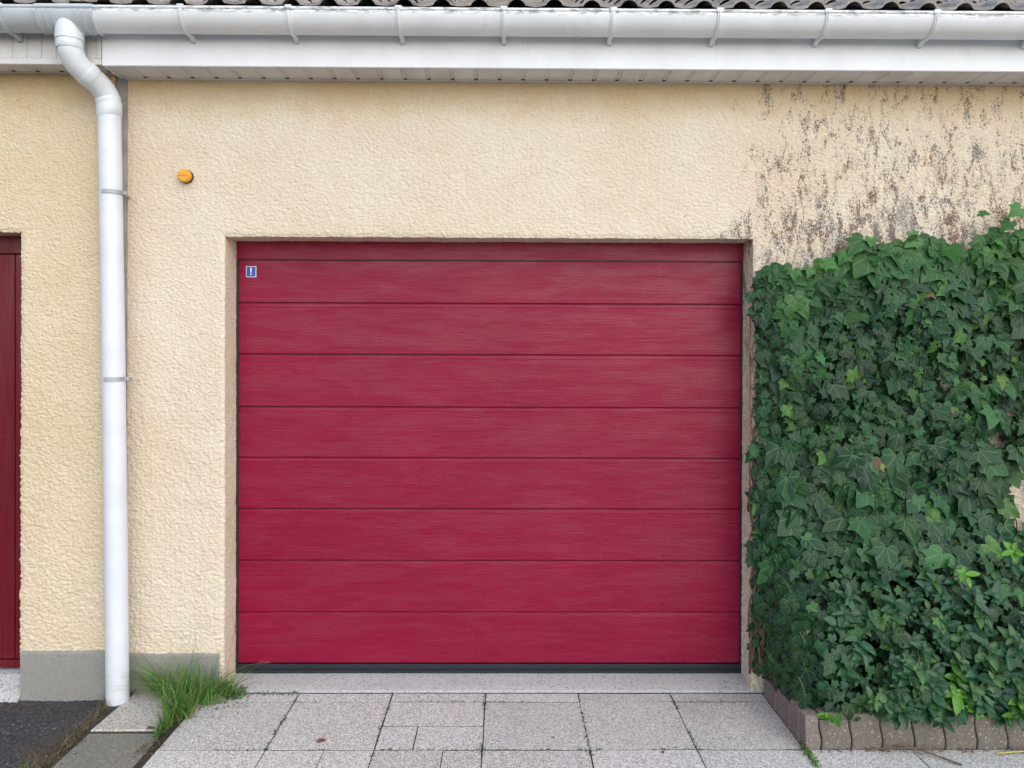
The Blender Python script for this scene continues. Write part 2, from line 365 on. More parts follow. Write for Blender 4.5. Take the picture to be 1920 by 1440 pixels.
# ------------------------------------------------------------------ roughcast walls (real relief)
def rough(p):
    """relief of thrown roughcast in metres"""
    x, y, z = p[..., 0], p[..., 1], p[..., 2]
    a = noise(x * 42, y * 42, z * 52); b = noise(x * 84 + 9, y * 84, z * 100); c = noise(x * 9, y * 9, z * 9 + 4)
    low = .55 + .65 * sstep(2.3, .8, z)          # coarser throw on the lower wall
    return low * (.0080 * np.minimum(np.abs(a), .45) + .0042 * np.abs(b)) + .0026 * c
def lines(brk, fine, coarse_out, step=.006):
    out = []
    for a, b in zip(brk[:-1], brk[1:]):
        st = step if (a >= fine[0] - 1e-6 and b <= fine[1] + 1e-6) else coarse_out
        n = max(1, int(round((b - a) / st))); out += list(np.linspace(a, b, n + 1)[:-1])
    return np.array(out + [brk[-1]])
def wall(name, xb, zb, hole, y0, depth, mat, parent, fine):
    hx0, hx1, hz1 = hole
    xs = lines(xb, fine, .06); zs = lines(zb, (-.1, 3.1), .05)
    Xg, Zg = np.meshgrid(xs, zs, indexing='ij'); P = np.stack([Xg, np.full_like(Xg, y0), Zg], -1)
    D = np.zeros_like(P); D[..., 1] = -1
    inx = (Xg > hx0 - 1e-6) & (Xg < hx1 + 1e-6); inz = Zg < hz1 + 1e-6
    eL = (abs(Xg - hx0) < 1e-6) & inz; eR = (abs(Xg - hx1) < 1e-6) & inz; eT = (abs(Zg - hz1) < 1e-6) & inx
    fall = lambda d: np.exp(-(d / .014) ** 2)
    dz = np.maximum(0, Zg - hz1); dx = np.maximum(0, np.maximum(hx0 - Xg, Xg - hx1))
    fL = fall(np.hypot(np.abs(Xg - hx0), dz)); fR = fall(np.hypot(np.abs(Xg - hx1), dz)); fT = fall(np.hypot(np.abs(Zg - hz1), dx))
    D[..., 0] += fL - fR; D[..., 2] -= fT
    rec = .006 * np.maximum(np.maximum(fL, fR), fT) ** 2
    # rounded arris: neighbours of the edge lean back a little
    P2 = P + D * rough(P)[..., None]
    P2[..., 1] += rec
    xc = (xs[:-1] + xs[1:]) / 2; zc = (zs[:-1] + zs[1:]) / 2
    keep = ~(((xc > hx0) & (xc < hx1))[:, None] & (zc < hz1)[None, :])
    V = [P2.reshape(-1, 3)]; F = [grid_faces(len(xs), len(zs), 0, keep)[:, ::-1]]; off = len(V[0])
    ds = np.linspace(0, depth, max(3, int(depth / .0075)))
    def reveal(line, dirv, flip):
        nonlocal off
        L = np.repeat(line[:, None, :], len(ds), 1); L[..., 1] = y0 + ds[None, :]
        DD = np.zeros_like(L); DD[...] = dirv; DD[:, 0, 1] = -1
        # corners share both directions
        if dirv[0] != 0: DD[np.abs(L[..., 2] - hz1) < 1e-6, 2] += -1
        else: DD[np.abs(L[..., 0] - hx0) < 1e-6, 0] += 1; DD[np.abs(L[..., 0] - hx1) < 1e-6, 0] += -1
        Q = L + DD * rough(L)[..., None]; Q[:, 0, 1] += .006
        V.append(Q.reshape(-1, 3)); f = grid_faces(len(line), len(ds), off); off += Q.shape[0] * Q.shape[1]
        F.append(f[:, ::-1] if flip else f)
    zz = zs[zs < hz1 + 1e-6]; xx = xs[(xs > hx0 - 1e-6) & (xs < hx1 + 1e-6)]
    if hx0 > xs[0] + 1e-6: reveal(np.stack([np.full_like(zz, hx0), zz * 0 + y0, zz], -1), np.array([1., 0, 0]), True)
    reveal(np.stack([np.full_like(zz, hx1), zz * 0 + y0, zz], -1), np.array([-1., 0, 0]), False)
    reveal(np.stack([xx, xx * 0 + y0, np.full_like(xx, hz1)], -1), np.array([0, 0, -1.]), False)
    return np_mesh(name, np.concatenate(V), np.concatenate(F), mat, parent)

house = empty('garage_building', (0, 0, 0), 'cream roughcast garage with closed crimson sectional door under a white half-round gutter', 'garage')
left = empty('garage_building', (-3.2, 0, 0), 'neighbouring garage at far left edge, cream wall with a brick red boarded door', 'garage')

ZT = 2.97
HX0, HX1, HZ = -1.357, 1.207, 2.202
wall('wall', [-1.822, HX0, HX1, 2.75, 6.0], [-.02, HZ, ZT], (HX0, HX1, HZ), 0, .175, M['render'], house, (-1.83, 2.76))
wall('wall', [-6.5, -5.0, -2.9, -2.308, -1.862], [-.02, 2.212, ZT + .02], (-5.0, -2.308, 2.212), -.04, .15, M['render_left'], left, (-2.91, -1.86))
# wall body behind
b = MB(); b.box(-1.87, HX0 - .02, .03, .32, 0, 3.1); b.box(HX1 + .02, 6.0, .03, .32, 0, 3.1); b.box(HX0 - .02, HX1 + .02, .03, .32, HZ + .03, 3.1)
b.box(HX0 - .05, HX1 + .05, .26, .32, 0, HZ + .04); b.build('wall_core', M['cement'], house)
b = MB(); b.box(-2.29, -1.90, -.01, .30, 0, 3.1); b.box(-6.5, -5.02, -.01, .3, 0, 3.1); b.box(-5.02, -2.29, -.01, .30, 2.24, 3.1); b.box(-5.05, -2.26, .2, .3, 0, 2.25)
b.build('wall_core', M['cement'], left)
# expansion joint between both garages
zs = np.arange(0.12, 3.0, .02); n = len(zs)
wob = noise(zs * 9, 0, 0) * .006
V = np.concatenate([np.stack([np.full(n, -1.866), np.full(n, -.026), zs], -1), np.stack([np.full(n, -1.848) + wob, np.full(n, -.018) + wob, zs], -1),
                    np.stack([np.full(n, -1.815) + wob * .6, np.full(n, .006), zs], -1)])
F = [(i, i + 1, n + i + 1, n + i) for i in range(n - 1)] + [(n + i, n + i + 1, 2 * n + i + 1, 2 * n + i) for i in range(n - 1)]
np_mesh('expansion_joint', V, F, M['joint'], house)

# plinths
def plinth(x0, x1, y, ztop, parent, mat):
    xs = np.arange(x0, x1 + .001, .01); zs = np.linspace(-.03, 1, 16)
    V = []
    for x in xs:
        zt = ztop + .006 * float(noise(x * 7, 3, 1)) + .004 * float(noise(x * 25, 3, 1))
        for k, z in enumerate(zs):
            zz = -.03 + (zt + .03) * k / (len(zs) - 1) if k < len(zs) - 1 else zt
            V.append((x, y + .0015 * float(noise(x * 14, 5, zz * 14)), zz))
        V.append((x, y + .025, zt + .003))
    return np_mesh('plinth', V, grid_faces(len(xs), len(zs) + 1)[:, ::-1], mat, parent)
plinth(-1.815, -1.372, -.0125, .185, house, M['cement'])
plinth(-2.303, -1.868, -.0535, .213, left, M['cement'])

# ------------------------------------------------------------------ sectional garage door
DY = .17
gd = MB(); gd.box(HX0 - .02, HX1 + .02, DY - .004, DY + .03, 2.112, HZ + .03)
gd = gd.build('garage_door', M['door'], house)          # fixed header panel carries the moving sections
zl = [2.106, 1.890, 1.6305, 1.365, 1.1085, .8505, .5885, .327, .068]
XL, XR = -1.342, 1.193
for k in range(8):
    z1, z0 = zl[k] - .0015, zl[k + 1] + .0015
    prof = [(DY + .040, z1), (DY + .007, z1), (DY + .0045, z1 - .003), (DY + .0035, z1 - .018), (DY, z1 - .021), (DY, z0 + .004), (DY + .004, z0), (DY + .040, z0)]
    if k == 0: prof = [(DY + .040, z1), (DY + .002, z1), (DY, z1 - .002), (DY, z1 - .0205), (DY, z1 - .021), (DY, z0 + .004), (DY + .004, z0), (DY + .040, z0)]
    s = MB(); s.closed(prof, XL, XR, False); s.build('door_panel', M['door'], gd)
s = MB(); s.box(XL, XR, DY + .012, DY + .035, .06, 2.115); s.build('door_backing', M['seal'], gd)
s = MB(); s.box(XL + .002, XR + .004, DY - .012, DY + .03, .042, .067, .003); s.box(XL, XR + .01, DY - .006, DY + .03, .012, .0415, .004); s.build('bottom_seal', M['seal'], gd)
for x0, x1 in ((HX0 + .004, XL - .001), (XR + .001, XR + .012)):
    s = MB(); s.box(x0, x1, DY - .006, DY + .02, .012, 2.108, .002); s.build('side_seal', M['seal'], gd)
for fa, fb in ((XR + .0125, HX1 + .03), (HX0 - .03, HX0 + .0035)):
    s = MB(); s.box(fa, fb, DY + .001, DY + .03, .012, 2.111); s.build('door_frame', M['door'], gd)
s = MB(); s.box(XL, XR, DY - .001, DY + .02, 2.1065, 2.1115); s.build('top_seal', M['seal'], gd)
# blue warning sticker
st = MB(); st.box(-1.307, -1.256, DY - .0022, DY + .001, 2.019, 2.074)
sk = st.build('sticker_border', M['paper'], gd); sk['label'] = 'small blue square sticker with a white exclamation mark'
s = MB(); s.box(-1.304, -1.259, DY - .0034, DY - .0020, 2.022, 2.071)
sb = s.build('sticker_face', M['blue'], gd)
s = MB(); s.prism([(-1.2856, 2.066), (-1.2774, 2.066), (-1.2795, 2.041), (-1.2835, 2.041)], DY - .0046, DY - .0032)
cx, cz = -1.2815, 2.0335
s.prism([(cx + .0038 * math.cos(a), cz + .0038 * math.sin(a)) for a in np.linspace(0, 2 * math.pi, 13)[:-1]], DY - .0046, DY - .0032)
s.build('exclamation_mark', M['paper'], gd)

# threshold
xs = np.arange(-1.40, 1.275, .02); ys = np.linspace(-.03, .25, 15)
V = [(x, y, .002 + .014 * min(1, max(0, (y + .02) / .16)) + .002 * float(noise(x * 4, y * 9, 0)) + (.004 if y > .02 else 0) - (.05 if y < -.025 else 0)) for x in xs for y in ys]
np_mesh('threshold', V, grid_faces(len(xs), len(ys)), M['sill'], house)

# amber lamp
lamp = MB(); cx, cz = -1.537, 2.485
lamp.tube([(cx, .008, cz), (cx, -.018, cz), (cx, -.020, cz)], [.033, .033, .030], 28); lb = lamp.build('warning_lamp', M['amber_base'], house)
s = MB(); s.tube([(cx, -.018, cz), (cx, -.041, cz), (cx, -.0435, cz), (cx, -.0445, cz)], [.0305, .0300, .0285, .025], 32)
s.box(cx - .024, cx + .024, -.0480, -.040, cz - .001, cz + .007, .001); s.build('lens', M['amber'], lb)

# ------------------------------------------------------------------ neighbour's door
ndy = .10
s = MB(); s.box(-5.02, -2.29, ndy, ndy + .03, 2.125, 2.24, .002); nd = s.build('garage_door', M['door_left'], left)
x = -5.02
while x < -2.3:
    x1 = min(x + .118, -2.292); s = None
    s = MB(); s.box(x, x1 - .003, ndy + .004, ndy + .03, .115, 2.121, .0035); s.build('door_board', M['door_left'], nd); x += .118
s = MB(); s.box(-5.02, -2.292, ndy - .004, ndy + .03, .075, .112, .003); s.build('bottom_rail', M['door_left'], nd)
s = MB(); s.box(-5.02, -2.292, ndy + .02, ndy + .028, .1, 2.13); s.build('door_backing', M['seal'], nd)
s = MB(); s.add([(x, y, z) for x in (-5.0, -2.306) for (y, z) in ((-.075, -.03), (-.07, -.012), (-.03, .012), (.06, .060), (.13, .066), (.13, -.03))], [(0, 1, 7, 6), (1, 2, 8, 7), (2, 3, 9, 8), (3, 4, 10, 9), (4, 5, 11, 10), (11, 10, 9, 8, 7, 6), (0, 1, 2, 3, 4, 5)]); s.build('threshold', M['sill'], left)

# ------------------------------------------------------------------ eaves: fascia, soffit
FY = -.18; FZ = 2.955
def soffit(x0, x1, z, ywall, parent, first=0.0):
    s = MB(); x = x0 + first
    s.box(x0, x1, FY + .004, ywall + .02, z + .006, z + .012)      # lining backing
    edges = []
    while x < x1:
        s.box(x, min(x + .096, x1), FY + .010, ywall - .022, z, z + .0055, .0012)
        s.box(x + .0985, min(x + .1105, x1), FY + .010, ywall - .022, z + .0012, z + .0055)
        x += .113
    s.box(x0, x1, ywall - .021, ywall + .012, z - .0035, z + .0055, .001)    # wall trim
    d = s; x = x0 + first
    while x < x1:
        d.box(x + .096, x + .112, ywall - .034, ywall - .0215, z - .001, z + .003); x += .113
    o = s.build('soffit', M['white_soffit'], parent); me = o.data; me.materials.append(M['seal'])
    nd_ = sum(1 for _ in np.arange(x0 + first, x1, .113)) * 6
    for p in list(me.polygons)[-nd_:]: p.material_index = 1
soffit(-1.850, 6.0, FZ, 0, house, .02); soffit(-6.5, -1.853, FZ + .012, -.04, left)
s = MB()
s.box(-1.852, 6.0, FY - .012, FY, FZ - .003, 3.13, .003); s.box(-1.852, -1.84, FY, -.001, FZ - .002, 3.1)
s.build('fascia', M['white'], house)
s = MB()
x = -1.862
while x > -6.4:
    s.box(x - .060, x, FY - .008, FY, FZ + .03, 3.13, .002); s.box(x - .066, x - .0605, FY - .005, FY, FZ + .03, 3.13); x -= .067
s.box(-6.5, -1.8545, FY - .012, FY + .004, FZ + .002, FZ + .0295, .002)
s.box(-1.8745, -1.8545, FY - .0125, FY, FZ + .03, 3.13, .002)
s.build('fascia', M['white_soffit'], left)

# ------------------------------------------------------------------ gutters, outlet, downpipe
GY, GZ, GR = -.270, 3.152, .079
def gut_prof(r, a0=math.pi, a1=2 * math.pi, n=22, th=.003):
    o = [(GY + r * math.cos(a), GZ + r * math.sin(a)) for a in np.linspace(a0, a1, n)]
    i = [(GY + (r - th) * math.cos(a), GZ + (r - th) * math.sin(a)) for a in np.linspace(a1, a0, n)]
    return o + i
def gutter(x0, x1, mat, parent, r=GR, bead=.0085):
    s = MB(); s.closed(gut_prof(r), x0, x1); s.tube([(x0, GY - r + .004, GZ + .004), (x1, GY - r + .004, GZ + .004)], bead, 12)
    return s.build('gutter', mat, parent)
g1 = gutter(-1.83, 6.0, M['white'], house); g2 = gutter(-6.5, -2.05, M['grey_pvc'], left)
s = MB(); s.closed(gut_prof(GR + .0035, th=.0034), -2.065, -1.815); s.tube([(-2.065, GY - GR, GZ + .004), (-1.815, GY - GR, GZ + .004)], .011, 12)
for x in (-2.062, -2.022, -1.99, -1.888, -1.856, -1.819):
    s.closed(gut_prof(GR + .010, math.pi * 1.03, th=.008), x - .003, x + .003)
dn = s.build('gutter_outlet', M['grey_pvc'], house)
def bracket(x, mat, parent):
    s = MB(); pts = []
    for a in np.linspace(math.pi * .98, math.pi * 1.62, 14): pts.append((GY + (GR + .0065) * math.cos(a), GZ + (GR + .0065) * math.sin(a)))
    pts += [(GY + .062, GZ - .088), (FY - .012, GZ - .098)]
    inner = [(GY + .062, GZ - .080), (FY - .012, GZ - .070)]
    full = pts + [(FY - .012, GZ - .060), (GY + .070, GZ - .062)] + [(GY + (GR + .0012) * math.cos(a), GZ + (GR + .0012) * math.sin(a)) for a in np.linspace(math.pi * 1.62, math.pi * .98, 14)]
    n = len(full); h = n // 2
    s.closed(full, x - .0095, x + .0095)
    s.closed([(p[0] + (p[0] - GY) * .05, p[1] + (p[1] - GZ) * .05) for p in pts[:13]] + [(p[0], p[1]) for p in pts[:13][::-1]], x - .0015, x + .0015)
    s.box(x - .016, x + .016, GY - GR - .010, GY - GR + .016, GZ - .004, GZ + .016, .003)
    return s.build('gutter_bracket', mat, parent)
for x in (-1.43, -.958, -.474, -.01, .472, .943, 1.422, 1.905, 2.385, 2.865, 3.345): bracket(x, M['white'], g1)
for x in (-2.222, -2.70, -3.18): bracket(x, M['grey_pvc'], g2)

def smooth_path(ctrl, n=8):
    P = [Vector(c) for c in ctrl]; P = [P[0] * 2 - P[1]] + P + [P[-1] * 2 - P[-2]]; out = []
    for i in range(1, len(P) - 2):
        for k in range(n):
            t = k / n; a, b2, c, d = P[i - 1:i + 3]
            out.append(.5 * ((2 * b2) + (c - a) * t + (2 * a - 5 * b2 + 4 * c - d) * t * t + (-a + 3 * b2 - 3 * c + d) * t ** 3))
    return out + [P[-2]]
OX, OY = -1.948, -.284
s = MB(); s.tube([(OX, OY, 3.128), (OX, OY, 3.12), (OX, OY, 3.045), (OX, OY, 3.03)], [.050, .056, .060, .060], 32); s.build('outlet_spigot', M['elbow'], dn)
s = MB(); s.tube([(OX, OY, 3.06), (OX, OY, 2.99)], .054, 32)
s.tube([(OX, OY, 3.035), (OX, OY, 3.031), (OX, OY, 2.994), (OX, OY, 2.990)], [.053, .0565, .0565, .053], 32)
path = smooth_path([(OX, OY, 3.02), (OX + .002, OY + .004, 2.985), (OX + .016, OY + .034, 2.937), (-1.904, -.203, 2.903), (-1.882, -.158, 2.876), (-1.863, -.124, 2.838), (-1.855, -.115, 2.785)], 8)
s.tube(path, .0525, 32)
s.tube(path[20:27], [.0525] + [.0555] * 5 + [.0525], 32); s.tube(path[41:47], [.0525] + [.055] * 4 + [.0525], 32)
s.build('pipe_elbow', M['elbow'], dn)
s = MB(); s.tube([(-1.855, -.115, 2.812), (-1.855, -.115, 2.808), (-1.855, -.115, 2.745), (-1.854, -.115, 2.738)], [.0525, .0550, .0550, .0512], 32)
s.tube([(-1.854, -.115, 2.75), (-1.832, -.113, 1.5), (-1.812, -.112, .0)], .0508, 32)
dp = s.build('downpipe', M['pipe'], house)
for z in (2.385, 1.515):
    px = -1.850 + (2.66 - z) * .0143
    s = MB(); r = .0535; n = 16; A = np.linspace(-math.pi * .62, math.pi * .42, n)
    vs = [(px + rr * math.cos(a), -.114 + rr * math.sin(a), z + dz) for dz in (-.009, .009) for rr in (r, r + .0025) for a in A]
    fs = []
    for k in range(n - 1):
        fs += [(n + k, n + k + 1, 3 * n + k + 1, 3 * n + k), (k, 2 * n + k, 2 * n + k + 1, k + 1), (k, k + 1, n + k + 1, n + k), (2 * n + k, 3 * n + k, 3 * n + k + 1, 2 * n + k + 1)]
    fs += [(0, n, 3 * n, 2 * n)]
    s.add(vs, fs); s.box(px + .045, px + .072, -.118, -.104, z - .009, z + .009, .002); s.tube([(px + .052, -.112, z), (px + .03, .0, z)], .005, 8)
    s.build('pipe_clamp', M['zinc'], dp)

# ------------------------------------------------------------------ roof of tiles
SL = R(24.9); RY0, RZ0 = -.262, 3.196
def tile_roof(x0, x1, parent):
    per = .169; rows = 18; ex = .26; nu = 14
    roof = MB(); roof.box(x0, x1, -.174, -.168, 2.99, 3.20)
    d = 5.0; c, sn = math.cos(SL), math.sin(SL)
    roof.add([(x0, RY0 + .03, RZ0 - .012), (x1, RY0 + .03, RZ0 - .012), (x1, RY0 + d * c, RZ0 + d * sn - .02), (x0, RY0 + d * c, RZ0 + d * sn - .02)], [(0, 1, 2, 3)])
    rf = roof.build('roof', M['deck'], parent)
    V = []; F = []; off = 0
    us = np.concatenate([np.linspace(0, .46, nu), np.linspace(.46, 1, 6)[1:-1]])
    xs = np.concatenate([x0 + per * (k + us) for k in range(int((x1 - x0) / per))]); uu = np.tile(us, int((x1 - x0) / per))
    tid = np.repeat(np.arange(int((x1 - x0) / per)), len(us))
    for r in range(rows):
        jit = rng.normal(0, .004, tid.max() + 1)[tid]; jh = rng.normal(0, .0015, tid.max() + 1)[tid]
        def prof(h, lift): return np.where(uu < .46, h * np.sin(np.pi * np.clip(uu, 0, .46) / .46) ** .7, -.006 * np.sin(np.pi * np.clip(uu - .46, 0, 1) / .54)) + lift
        lines_ = []
        for (tt, h, lift) in ((0, .026, .013), (0, .036, .025), (.12, .031, .015), (ex + .03, .022, .001)):
            q = r * ex + tt + (jit if tt == 0 else 0); hh = prof(h, lift) + jh
            lines_.append(np.stack([xs, RY0 + q * c - hh * sn, RZ0 + q * sn + hh * c], -1))
        Vr = np.stack(lines_, 0); nn = len(xs)
        V.append(Vr.reshape(-1, 3)); F.append(grid_faces(4, nn, off)); off += 4 * nn
    np_mesh('roof_tiles', np.concatenate(V), np.concatenate(F), M['tile'], rf, smooth=False)
tile_roof(-1.85, 6.0, house); tile_roof(-6.5 - .0, -1.85, left)

# ------------------------------------------------------------------ ground
def structure(o): o['kind'] = 'structure'; return o
s = MB(); s.add([(-80, -80, -.075), (80, -80, -.075), (80, 60, -.075), (-80, 60, -.075)], [(0, 1, 2, 3)]); structure(s.build('ground', M['ground']))
xs = np.concatenate([np.linspace(-9, -3.3, 60), np.linspace(-3.3, -1.70, 190)[1:]]); ys = np.concatenate([np.linspace(-7, -1.5, 60), np.linspace(-1.5, .02, 170)[1:]])
Xg, Yg = np.meshgrid(xs, ys, indexing='ij'); Zg = -.022 + .006 * noise(Xg * 5, Yg * 5, 0) + .0035 * noise(Xg * 40, Yg * 40, 0) + .003 * noise(Xg * 90, Yg * 90, 3)
structure(np_mesh('driveway', np.stack([Xg, Yg, Zg], -1), grid_faces(len(xs), len(ys)), M['ground']))
s = MB(); s.add([(-1.85, -6, -.0022), (9, -6, -.0022), (9, .05, -.0022), (-1.85, .05, -.0022)], [(0, 1, 2, 3)]); structure(s.build('joint_sand', M['dirt']))
pv = MB(); rr = random.Random(2)
def slab(x0, x1, y0, y1, wob=.0018):
    g = .0042; h_ = .0024; z = rr.uniform(-.0006, .0008)
    q = [(x0 + h_, y0 + g), (x1 - h_, y0 + g), (x1 - h_, y1 - g), (x0 + h_, y1 - g)]
    q = [(a + rr.uniform(-wob, wob), b + rr.uniform(-wob, wob)) for a, b in q]
    pv.slab(q, -.04, z, .0010)
cx = [-1.432, -.985, -.536, -.089, .357, .803, 1.250]; rx = [1.250 + .447 * k for k in range(0, 12)]
ry = [-.565 - .447 * k for k in range(0, 13)]
for a, b2 in zip(cx[:-1], cx[1:]):
    slab(a, b2, -.115, -.024)
    if a == -.536:
        slab(a, b2, -.355, -.115); slab(a, -.378, -.565, -.355); slab(-.378, b2, -.565, -.355)
    else: slab(a, b2, -.565, -.115)
for j in range(len(ry) - 1):
    for a, b2 in zip(cx[:-1] + rx[:-1], cx[1:] + rx[1:]):
        if j == 0 and a == -.985: slab(a, -.742, ry[1], ry[0]); slab(-.742, b2, ry[1], ry[0])
        elif j == 0 and a == -.536: slab(a, -.252, ry[1], ry[0]); slab(-.252, b2, ry[1], ry[0])
        else: slab(a, b2, ry[j + 1], ry[j])
structure(pv.build('pavement', M['slab']))
s = MB(); s.slab([(-1.792, -.400), (-1.505, -.400), (-1.50, -.36), (-1.565, -.03), (-1.60, -.012), (-1.775, -.012)], -.04, .004, .006)
tag(s.build('paving_slab', M['slab_white']), 'pale washed gravel slab at the foot of the white downpipe', 'paving slab')
s = MB(); s.slab([(-1.80, -1.30), (-1.455, -1.30), (-1.47, -.412), (-1.787, -.412)], -.05, -.002, .006)
tag(s.build('paving_slab', M['slab_grey']), 'dark grey weathered concrete slab in front of the pale gravel slab', 'paving slab')
for k in range(1, 5): 
    pass

# ------------------------------------------------------------------ planter edging
s = MB(); s.add([(1.3, -.53, .10), (6, -.53, .10), (6, .01, .12), (1.3, .01, .12)], [(0, 1, 2, 3)]); structure(s.build('soil', M['soil']))
def edging(x0, x1, h, mat, label, rot=False, wl=1, wr=1, tilt=0):
    """block stood on edge with wavy interlocking sides; front face at y=0 growing to +y"""
    n = 9; ztop = h; zz = np.linspace(-.03, ztop, n)
    wv = lambda z: .0062 * math.sin((z + .01) / .16 * 2 * math.pi)
    outl = [(x0 + .0018 + wl * wv(z), z) for z in zz] + [(x1 - .0018 + wr * wv(z), z) for z in zz[::-1]]
    c = (sum(p[0] for p in outl) / len(outl), sum(p[1] for p in outl) / len(outl)); m = len(outl)
    def ins(b): return [(p[0] + (c[0] - p[0]) * b / .065, p[1] + (c[1] - p[1]) * b / .085) for p in outl]
    rings = [(ins(.007), 0.0), (ins(.0025), .002), (outl, .008), (outl, .060), (ins(.006), .066)]
    vs = []; fs = []
    for pts, y in rings:
        vs += [(x, y + .0008 * float(noise(x * 40, y, z * 40)) + tilt * z, z) for x, z in pts]
    for r in range(len(rings) - 1):
        fs += [(r * m + i, r * m + (i + 1) % m, (r + 1) * m + (i + 1) % m, (r + 1) * m + i) for i in range(m)]
    fs += [tuple(range(m)), tuple(range((len(rings) - 1) * m, len(rings) * m))[::-1]]
    b = MB(); b.add(vs, fs, False); o = b.build('edging_block', mat)
    tag(o, label, 'edging block', 'edging blocks round the planting bed'); return o
fx = [1.316, 1.443, 1.572, 1.706, 1.835, 1.968, 2.097, 2.23, 2.36, 2.49, 2.62, 2.75]
names = ['front edging block directly right of the pinkish corner block', 'second full front edging block from the pinkish corner block', 'third full front edging block from the corner, behind the dry twig',
         'fourth full front edging block from the corner, just right of the dry twig', 'middle front edging block below the bright lime leaves', 'sixth full front edging block from the pinkish corner',
         'seventh front edging block from the corner, beside the yellow stalk', 'front edging block at the right edge of the photo behind the yellow stalk', 'front edging block beyond the right edge', 'front edging block second beyond the right edge', 'front edging block third beyond the right edge']
for k in range(8):
    o = edging(fx[k], fx[k + 1], .148 + rr.uniform(-.005, .004), M['edging'], names[k], tilt=rr.uniform(0, .06)); o.location = (0, -.568, 0)
o = edging(1.250, 1.314, .141, M['edging_pink'], 'pinkish corner edging block where the two rows of the bed meet', wl=.2); o.location = (0, -.570, 0)
sy = [-.568, -.395, -.215, -.04]
snames = ['pinkish side edging block nearest the bed corner', 'middle pinkish side edging block along the driveway', 'side edging block touching the garage wall']
for k in range(3):
    o = edging(0, sy[k + 1] - sy[k], (.138, .108, .085)[k], M['edging_pink'], snames[k], wl=.6, wr=.6)
    o.rotation_euler = (0, 0, R(90)); o.location = (1.330 if False else 1.252 + .064, sy[k] + (.066 if k == 0 else 0), 0)
    if k == 0: o.scale = (.61, 1, 1)

# ------------------------------------------------------------------ leaves
def ivy_template():
    half = [(0.0, 0.04), (.09, -.09), (.24, -.16), (.40, -.11), (.50, .02), (.44, .15), (.50, .27), (.61, .41), (.46, .45), (.32, .49), (.25, .62), (.14, .82)]
    hs_ = [Vector((x, y, 0)) for x, y in half] + [Vector((0, 1, 0))]; sm = []
    for i in range(len(hs_) - 1):
        a, b, c, d = hs_[max(i - 1, 0)], hs_[i], hs_[i + 1], hs_[min(i + 2, len(hs_) - 1)]
        for k in range(2):
            q = k / 2; v = .5 * (2 * b + (c - a) * q + (2 * a - 5 * b + 4 * c - d) * q * q + (-a + 3 * b - 3 * c + d) * q ** 3); sm.append((v.x, v.y))
    half = sm; out = half + [(0.0, 1.0)] + [(-x, y) for x, y in half[:0:-1]]
    P = np.array(out); C = np.array([0, .28]); mid = C + (P - C) * .55
    V2 = np.vstack([[C], mid, P]); n = len(P); F = []
    for i in range(n):
        j = (i + 1) % n; F += [(0, 1 + i, 1 + j), (1 + i, 1 + n + i, 1 + n + j), (1 + i, 1 + n + j, 1 + j)]
    r = np.abs(V2[:, 0]); w = .26 * r - .55 * r ** 2 - .26 * np.clip(V2[:, 1] - .2, 0, 1) ** 2 
    return V2, w, np.array(F)
def oval_template(wd=.26):
    ts = np.linspace(0, 1, 7); w = wd * np.sin(np.pi * ts ** .85) ** .8; w[0] = .012; w[-1] = 0
    V2 = []; 
    for t_, ww in zip(ts, w): V2 += [(-ww, t_), (0, t_), (ww, t_)]
    V2 = np.array(V2); F = []
    for i in range(6):
        for k in (0, 1):
            a = i * 3 + k; F += [(a, a + 1, a + 4), (a, a + 4, a + 3)]
    return V2, .5 * np.abs(V2[:, 0]) - .22 * V2[:, 1] ** 2, np.array(F)
def frames(nrm, tip):
    nrm = nrm / np.linalg.norm(nrm, axis=1)[:, None]; t = tip - (tip * nrm).sum(1)[:, None] * nrm
    t /= np.linalg.norm(t, axis=1)[:, None]; u = np.cross(t, nrm); return u, t, nrm
def leaves(name, tmpl, pos, nrm, tip, size, tint, mat, parent, wid=None, curl=1.0):
    V2, w, F = tmpl; N = len(pos); u, t, n = frames(nrm, tip)
    wid = np.ones(N) if wid is None else wid; cu = np.broadcast_to(np.asarray(curl, float), (N,))
    sk = rng.normal(0, .16, (N, 1)); asym = np.stack([sk * V2[None, :, 1] * .6 + rng.normal(0, .10, (N, 1)) * np.abs(V2[None, :, 0]), sk * V2[None, :, 0] * .5], -1)
    X = V2[None, :, 0] * wid[:, None] + asym[..., 0]; Yv = V2[None, :, 1] + asym[..., 1] * .6
    W = w[None] * cu[:, None] + rng.normal(0, .008, (N, len(V2)))
    P = pos[:, None] + size[:, None, None] * (X[..., None] * u[:, None] + Yv[..., None] * t[:, None] + W[..., None] * n[:, None])
    Fa = (F[None] + (np.arange(N) * len(V2))[:, None, None]).reshape(-1, 3)
    uv = np.broadcast_to(V2[None], (N, len(V2), 2)).reshape(-1, 2)
    c = np.concatenate([np.repeat(tint[:, None], len(V2), 1), np.ones((N, len(V2), 1))], -1).reshape(-1, 4)
    return np_mesh(name, P.reshape(-1, 3), Fa, mat, parent, True, uv, c)

